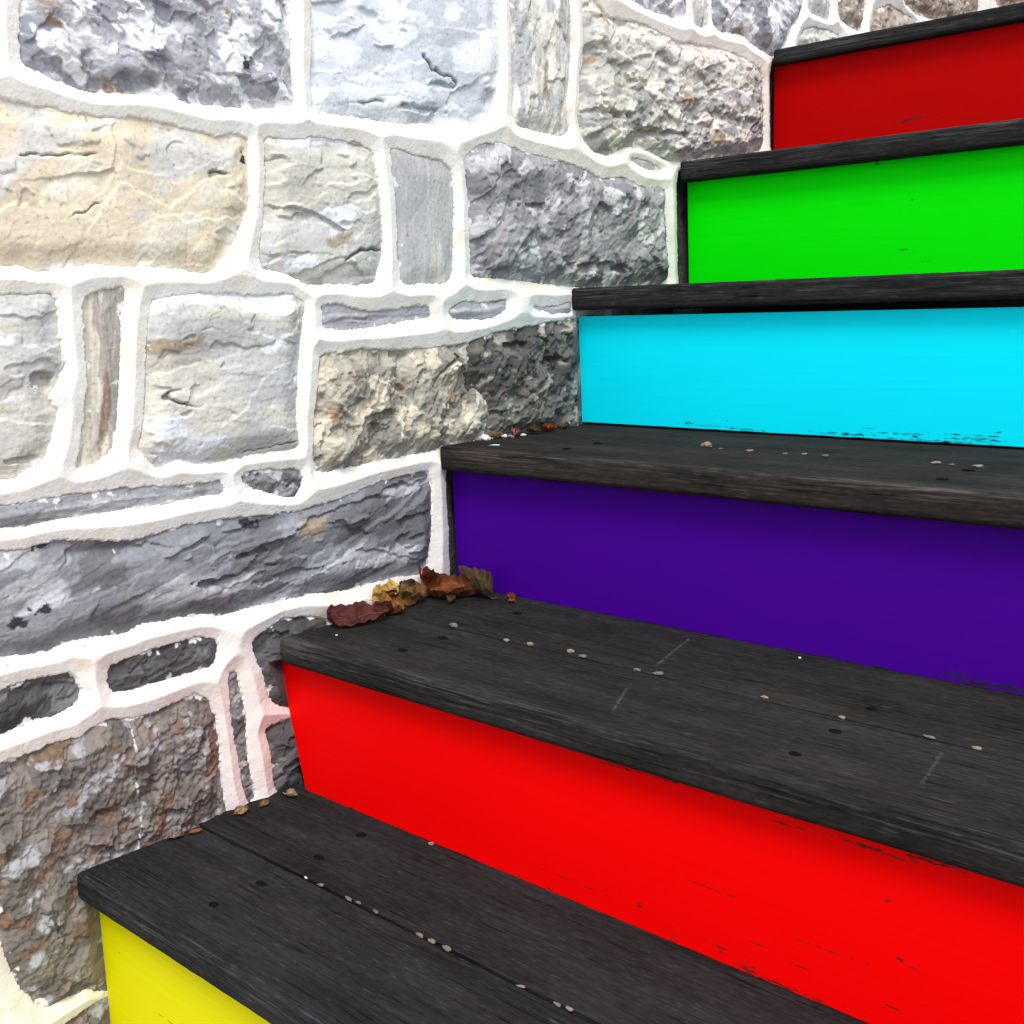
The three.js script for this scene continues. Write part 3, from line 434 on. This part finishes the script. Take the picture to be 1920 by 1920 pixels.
// ---------------------------------------------------------------- fallen leaves and crumbs
// A leaf: half-widths along its length, cupped across, curled lengthwise and crumpled; a vein and a stalk as parts
function makeLeaf(o) {
  const n = 34, m = 18, pos = [], col = [], idx = [], r = random(o.seed), L = o.length, Wd = o.width, lob = o.lobes ?? 0;
  const half = (t) => Wd * .5 * Math.pow(Math.sin(Math.PI * Math.min(1, Math.pow(t, o.base ?? .75))), .8) * (1 + lob * Math.sin(t * 19 + o.seed) * .32 + .10 * noise(t * 14, o.seed, 3) + .07 * noise(t * 24, o.seed, 5));
  const bend = (t) => o.curl * (t - .4);
  const spine = []; let y = 0, x = 0; for (let i = 0; i <= n; i++) { const a = bend(i / n); spine.push([x, y, a]); x += L / n * Math.cos(a); y += L / n * Math.sin(a); }
  const point = (t, s) => { const f = Math.min(n - 1, Math.floor(t * n)), q = t * n - f, a = spine[f], b = spine[f + 1], px = a[0] + (b[0] - a[0]) * q, py = a[1] + (b[1] - a[1]) * q, w = half(t) * s, cup = o.cup * s * s * Wd + .30 * Wd * (Math.abs(noise(t * 2.6 + o.seed, s * 1.3, o.seed)) + .5 * Math.abs(noise(t * 6 + o.seed, s * 2.8, o.seed + 1)) - .3), ang = o.cup * Math.abs(s) * .9; return [px - Math.sin(a[2]) * cup, py + Math.cos(a[2]) * cup, w * Math.cos(ang)]; };
  for (let i = 0; i <= n; i++) for (let j = 0; j <= m; j++) {
    const t = .015 + .97 * i / n, s = j / m * 2 - 1; pos.push(...point(t, s));
    const v = .80 + .8 * fbm(t * 7, s * 4, o.seed + 3, 4), vein = Math.abs(((Math.abs(s) * .5 - t * 1.0) * 9) % 1) < .12 ? .86 : 1, spot = fbm(t * 8 + 2, s * 5, o.seed + 8, 3) > .22 ? .5 : 1; const c = o.color;
    col.push(c[0] * v * vein * spot, c[1] * v * vein * spot, c[2] * v * vein * spot);
  }
  for (let i = 0; i < n; i++) for (let j = 0; j < m; j++) { const a = i * (m + 1) + j, b = a + 1, c = a + m + 1; idx.push(a, b, c, b, c + 1, c); }
  const g = new THREE.BufferGeometry(); g.setAttribute('position', new THREE.Float32BufferAttribute(pos, 3)); g.setAttribute('color', new THREE.Float32BufferAttribute(col, 3)); g.setIndex(idx); g.computeVertexNormals();
  const group = new THREE.Group(); group.name = numbered('fallen_leaf'); scene.add(group);
  const blade = add('blade', g, leafMat, group);
  const pts = [[-.16 * L, .04 * L], [-.06 * L, .012 * L]].map(([a, b]) => new THREE.Vector3(a, b + .0006, 0)); for (let i = 0; i <= 6; i++) { const q = point(.02 + .9 * i / 6, 0); pts.push(new THREE.Vector3(q[0], q[1] + .0004, q[2])); }
  const c = o.color, sm = new THREE.MeshStandardMaterial({ color: new THREE.Color().setRGB(c[0] * .9 + .05, c[1] * .9 + .04, c[2] * .9 + .03), roughness: .8 });
  if (o.stalk !== false) add('stalk', new THREE.TubeGeometry(new THREE.CatmullRomCurve3(pts), 16, Math.max(.00045, Wd * .014), 5), sm, group);
  // set on its lowest points
  const e = new THREE.Euler(o.tilt ?? 0, o.turn, o.roll ?? 0, 'YXZ'); group.rotation.copy(e);
  const v = new THREE.Vector3(); let low = 1e9; for (let i = 0; i < pos.length; i += 3) { v.set(pos[i], pos[i + 1], pos[i + 2]).applyEuler(e); low = Math.min(low, v.y); }
  const mid = new THREE.Vector3(L * .5, 0, 0).applyEuler(e); group.position.set(o.at[0] - mid.x, o.at[1] - low + (o.up ?? .0004), o.at[2] - mid.z);
  tag(group, o.label, 'leaf'); return group;
}
const leafMat = new THREE.MeshPhysicalMaterial({ vertexColors: true, roughness: .75, specularIntensity: .35, side: THREE.DoubleSide });
const T1 = TREAD_Y[1], T2 = TREAD_Y[2], T3 = TREAD_Y[3], rust = [.23, .052, .020], tan = [.27, .18, .095], orange = [.30, .12, .03], gold = [.50, .30, .08], wine = [.085, .020, .016], umber = [.10, .06, .032];
const LEAVES = [
  { at: [.044, T2, -.318], length: .078, width: .040, turn: 1.02, tilt: .42, roll: .0, cup: .12, curl: .5, base: .55, color: wine, seed: 3, label: 'dark wine-red leaf lying nearest the viewer in the leaf pile' },
  { at: [.028, T2, -.372], length: .042, width: .026, turn: .6, tilt: -.5, roll: .35, cup: .5, curl: 1.2, color: gold, seed: 5, up: .012, label: 'small golden-yellow curled leaf on the left of the pile by the wall' },
  { at: [.030, T2, -.398], length: .034, width: .022, turn: 1.9, tilt: .7, roll: .5, cup: .6, curl: .8, color: tan, seed: 8, up: .012, label: 'pale tan leaf standing upright against the mortar behind the pile' },
  { at: [.036, T2, -.366], length: .046, width: .034, turn: 2.4, tilt: .7, roll: .3, cup: .45, curl: 1.2, color: orange, seed: 12, label: 'crumpled orange-brown leaf in the middle of the pile, behind the wine-red leaf' },
  { at: [.035, T2, -.408], length: .050, width: .030, turn: 1.3, tilt: -.35, roll: .2, cup: .6, curl: 1.3, color: [.22, .10, .035], seed: 15, label: 'curled copper leaf between the crumpled orange leaf and the big russet leaf' },
  { at: [.026, T2, -.430], length: .054, width: .026, turn: -1.0, tilt: -.2, roll: .60, cup: .5, curl: -.9, lobes: .15, color: rust, seed: 19, up: .006, label: 'upright russet leaf leaning on the mortar at the right of the pile' },
  { at: [.044, T2, -.456], length: .066, width: .034, turn: .62, tilt: .45, roll: -.03, cup: .5, curl: .6, color: [.20, .06, .02], seed: 23, label: 'big folded russet leaf lying across the right end of the pile' },
  { at: [.066, T2, -.482], length: .056, width: .030, turn: 2.95, tilt: -.3, roll: .1, cup: .8, curl: -.5, color: [.16, .105, .055], seed: 28, up: .001, label: 'folded olive-brown leaf in the corner at the foot of the purple riser' },
  { at: [.060, T2, -.440], length: .020, width: .012, turn: 2.2, tilt: .2, cup: .5, curl: .8, color: umber, seed: 31, stalk: false, label: 'dark leaf scrap just right of the big folded russet leaf' },
  { at: [.114, T2, -.489], length: .022, width: .012, turn: -.1, tilt: .3, cup: .5, curl: .9, color: rust, seed: 33, stalk: false, label: 'small red leaf scrap against the foot of the purple riser' },
  { at: [.120, T2, -.482], length: .012, width: .007, turn: .4, tilt: .1, cup: .4, curl: .5, color: [.2, .08, .04], seed: 35, stalk: false, label: 'tiny red-brown leaf scrap in front of the red scrap under the purple riser' },
  { at: [.020, T3, -.640], length: .026, width: .013, turn: 1.2, tilt: .7, cup: .5, curl: .8, color: umber, seed: 37, stalk: false, up: .002, label: 'brown leaf scrap standing by the wall on the tread under the cyan riser' },
  { at: [.024, T3, -.664], length: .024, width: .014, turn: .8, tilt: .3, cup: .5, curl: .7, color: rust, seed: 39, stalk: false, label: 'reddish leaf scrap behind the standing brown scrap under the cyan riser' },
  { at: [.020, T3, -.700], length: .018, width: .010, turn: 1.7, tilt: .2, cup: .5, curl: .8, color: [.16, .07, .03], seed: 41, stalk: false, label: 'small brown leaf scrap nearest the corner of cyan riser and wall' },
  { at: [.020, T3, -.602], length: .022, width: .014, turn: 2.3, tilt: .3, cup: .5, curl: .9, color: [.30, .12, .10], seed: 43, stalk: false, label: 'pinkish leaf scrap between white plaster crumbs on the tread under the cyan riser' },
  { at: [.014, T3, -.575], length: .020, width: .012, turn: 1.0, tilt: .2, cup: .5, curl: .7, color: tan, seed: 45, stalk: false, label: 'tan leaf scrap by the wall above the left end of the purple riser' },
  { at: [.022, T1, -.160], length: .019, width: .012, turn: 1.3, tilt: .5, cup: .45, curl: .6, color: [.36, .24, .13], seed: 47, stalk: false, label: 'pale brown leaf propped on the mortar left of the bright red riser' },
  { at: [.024, T1, -.188], length: .016, width: .008, turn: 1.6, tilt: .5, cup: .5, curl: .8, color: tan, seed: 49, stalk: false, label: 'narrow tan leaf on the mortar between two others left of the red riser' },
  { at: [.028, T1, -.221], length: .017, width: .011, turn: .4, tilt: .3, cup: .5, curl: .9, color: [.38, .28, .16], seed: 51, label: 'tan leaf with a pale stalk at the lower left corner of the bright red riser' },
  { at: [.020, T1, -.083], length: .018, width: .010, turn: 1.1, tilt: .3, cup: .4, curl: .5, color: [.24, .17, .12], seed: 53, stalk: false, label: 'dull brown leaf wedged between the brown stone and the lowest tread' },
  { at: [.026, T1, -.102], length: .015, width: .007, turn: 1.1, tilt: .2, cup: .4, curl: .4, color: [.30, .11, .06], seed: 55, stalk: false, label: 'thin red-brown leaf scrap wedged by the brown stone behind the dull leaf' },
];
for (const l of LEAVES) makeLeaf(l);

// crumbs: seeds, chips and grit; each an irregular lump
const crumbMats = { seed: [.22, .185, .135], grey: [.13, .128, .12], white: [.58, .58, .57], tan: [.17, .13, .085], dark: [.10, .085, .07] };
for (const k in crumbMats) crumbMats[k] = new THREE.MeshStandardMaterial({ color: new THREE.Color().setRGB(...crumbMats[k]), roughness: .8 });
function crumb(name, category, label, x, y, z, a, b, c, turn, kind, seed, group) {
  const g = new THREE.IcosahedronGeometry(1, 2), p = g.attributes.position;
  for (let i = 0; i < p.count; i++) { const X = p.getX(i), Y = p.getY(i), Z = p.getZ(i), k = 1 + .75 * fbm(X * 1.4 + Y + seed, Z * 1.4 - Y, seed, 3); p.setXYZ(i, X * k * (1 - .35 * X), Y * k, Z * k); }
  g.scale(a * .62, b * .55, c * .62); g.computeVertexNormals();
  const m = add(name, g, crumbMats[kind], scene); m.position.set(x, y + b * .4, z); m.rotation.y = turn; tag(m, label, category, group); return m;
}
const SEEDS = [ // on the tread above the bright red riser, along its joint
  [.140, -.369, .0085, .0042, .0062, 'grey', 'large grey seed husk nearest the leaf pile in the joint'],
  [.225, -.363, .0062, .0026, .0042, 'seed', 'pale seed in the joint, right of the grey husk'],
  [.255, -.367, .0072, .0030, .0046, 'seed', 'round pale seed in the joint, left of the largest seed'],
  [.305, -.372, .0078, .0034, .0048, 'seed', 'largest wrinkled tan seed at the middle of the joint'],
  [.325, -.368, .0066, .0026, .0036, 'grey', 'split grey-tan husk touching the largest seed'],
  [.394, -.365, .0060, .0024, .0034, 'tan', 'tan seed just left of the pale scratch'],
  [.417, -.368, .0074, .0030, .0044, 'grey', 'striped grey husk just right of the pale scratch'],
  [.529, -.370, .0058, .0020, .0030, 'seed', 'flat pale chip far along the joint, right of the scratch'],
  [.605, -.365, .0055, .0018, .0028, 'seed', 'thin pale chip farther right in the joint'],
  [.679, -.367, .0080, .0018, .0028, 'grey', 'long grey splinter in the joint near the right edge'],
  [.717, -.366, .0064, .0022, .0030, 'seed', 'last pale chip in the joint at the right edge'],
];
SEEDS.forEach(([x, z, a, b, c, kind, label], i) => crumb('seed', 'seed', label + ' above the red riser', x, T2, z, a, b, c, -.25 + .6 * ih(i, 3, 9), kind, 60 + i));
crumb('grit_grain', 'grit', 'white round grain at the foot of the purple riser towards the right', .494, T2, -.489, .0022, .0018, .0020, 0, 'white', 81);
crumb('grit_grain', 'grit', 'white grain on the tread in front of the wine-red leaf', .063, T2, -.268, .0022, .0015, .0018, 0, 'white', 82);
crumb('pebble', 'pebble', 'whitish pebble on the tread under the cyan riser', .295, T3, -.628, .0105, .0058, .0066, .2, 'seed', 83);
crumb('plaster_chip', 'chip', 'flat white plaster chip on the left front of the tread above the purple riser', .067, T3, -.519, .0100, .0018, .0048, .4, 'white', 84);
[[.319, -.618, .004], [.358, -.617, .0065], [.403, -.615, .0048], [.422, -.621, .0048], [.448, -.619, .0060], [.566, -.621, .0075], [.582, -.619, .0045], [.608, -.619, .0075]].forEach(([x, z, a], i) => crumb('chip', 'chip', ['tiny chip touching the whitish pebble', 'pale ragged chip second to the right of the pebble', 'thin chip left of the bright flake', 'small bright flake in mid joint', 'greyish flake right of the bright flake', 'pale thin chip left of the screw heads', 'small chip between two thin chips at far right', 'long pale chip nearest the right edge'][i] + ' on the tread below cyan', x, T3, z, a, a * .32, a * .45, -.1 + .7 * ih(i, 5, 2), i % 2 ? 'seed' : 'grey', 90 + i));
[[.255, -.1165, .0072, 'grey'], [.267, -.118, .0052, 'grey'], [.292, -.117, .0062, 'dark'], [.351, -.1155, .0072, 'tan'], [.366, -.1155, .0072, 'tan'], [.385, -.1155, .0080, 'grey'], [.469, -.1155, .0055, 'seed'], [.506, -.115, .0062, 'grey'], [.517, -.1165, .0062, 'seed'], [.191, -.117, .0038, 'white'], [.214, -.117, .0055, 'tan']].forEach(([x, z, a, kind], i) => crumb('joint_chip', 'chip', ['grey husk in the joint, larger of a touching pair', 'smaller grey husk touching the larger one in the joint', 'dark bark crumb right of the pair of grey husks', 'tan chip, first of three in a row along the joint', 'tan chip, second of three in a row along the joint', 'grey chip, last of three in a row along the joint', 'small pale chip alone in the joint near the bottom edge', 'grey chip, left one of the last touching pair in the joint', 'pale chip, right one of the last touching pair in the joint', 'tiny white chip nearest the wall in the joint', 'tan chip second from the wall in the joint'][i] + ' of the lowest tread', x, T1 - .001, z, a, a * .34, a * .45, -.25 + .6 * ih(i, 8, 4), kind, 110 + i));
crumb('joint_chip', 'chip', 'pale chip at the foot of the bright red riser on the lowest tread', .233, T1, -.2385, .0048, .0030, .0032, .5, 'seed', 130);
[[.012, -.545, .008], [.016, -.556, .010], [.018, -.585, .009], [.022, -.592, .007], [.024, -.612, .006]].forEach(([x, z, a], i) => crumb('plaster_crumb', 'crumb', ['plaster crumb at the front left corner of the tread', 'larger plaster crumb just behind the front one', 'plaster crumb in front of the pinkish leaf scrap', 'small plaster crumb touching the pinkish leaf scrap', 'plaster crumb behind the pinkish leaf scrap'][i] + ' under the cyan riser', x, T3, z, a, a * .5, a * .6, i, i % 3 ? 'white' : 'seed', 140 + i));

renderer.render(scene, camera);
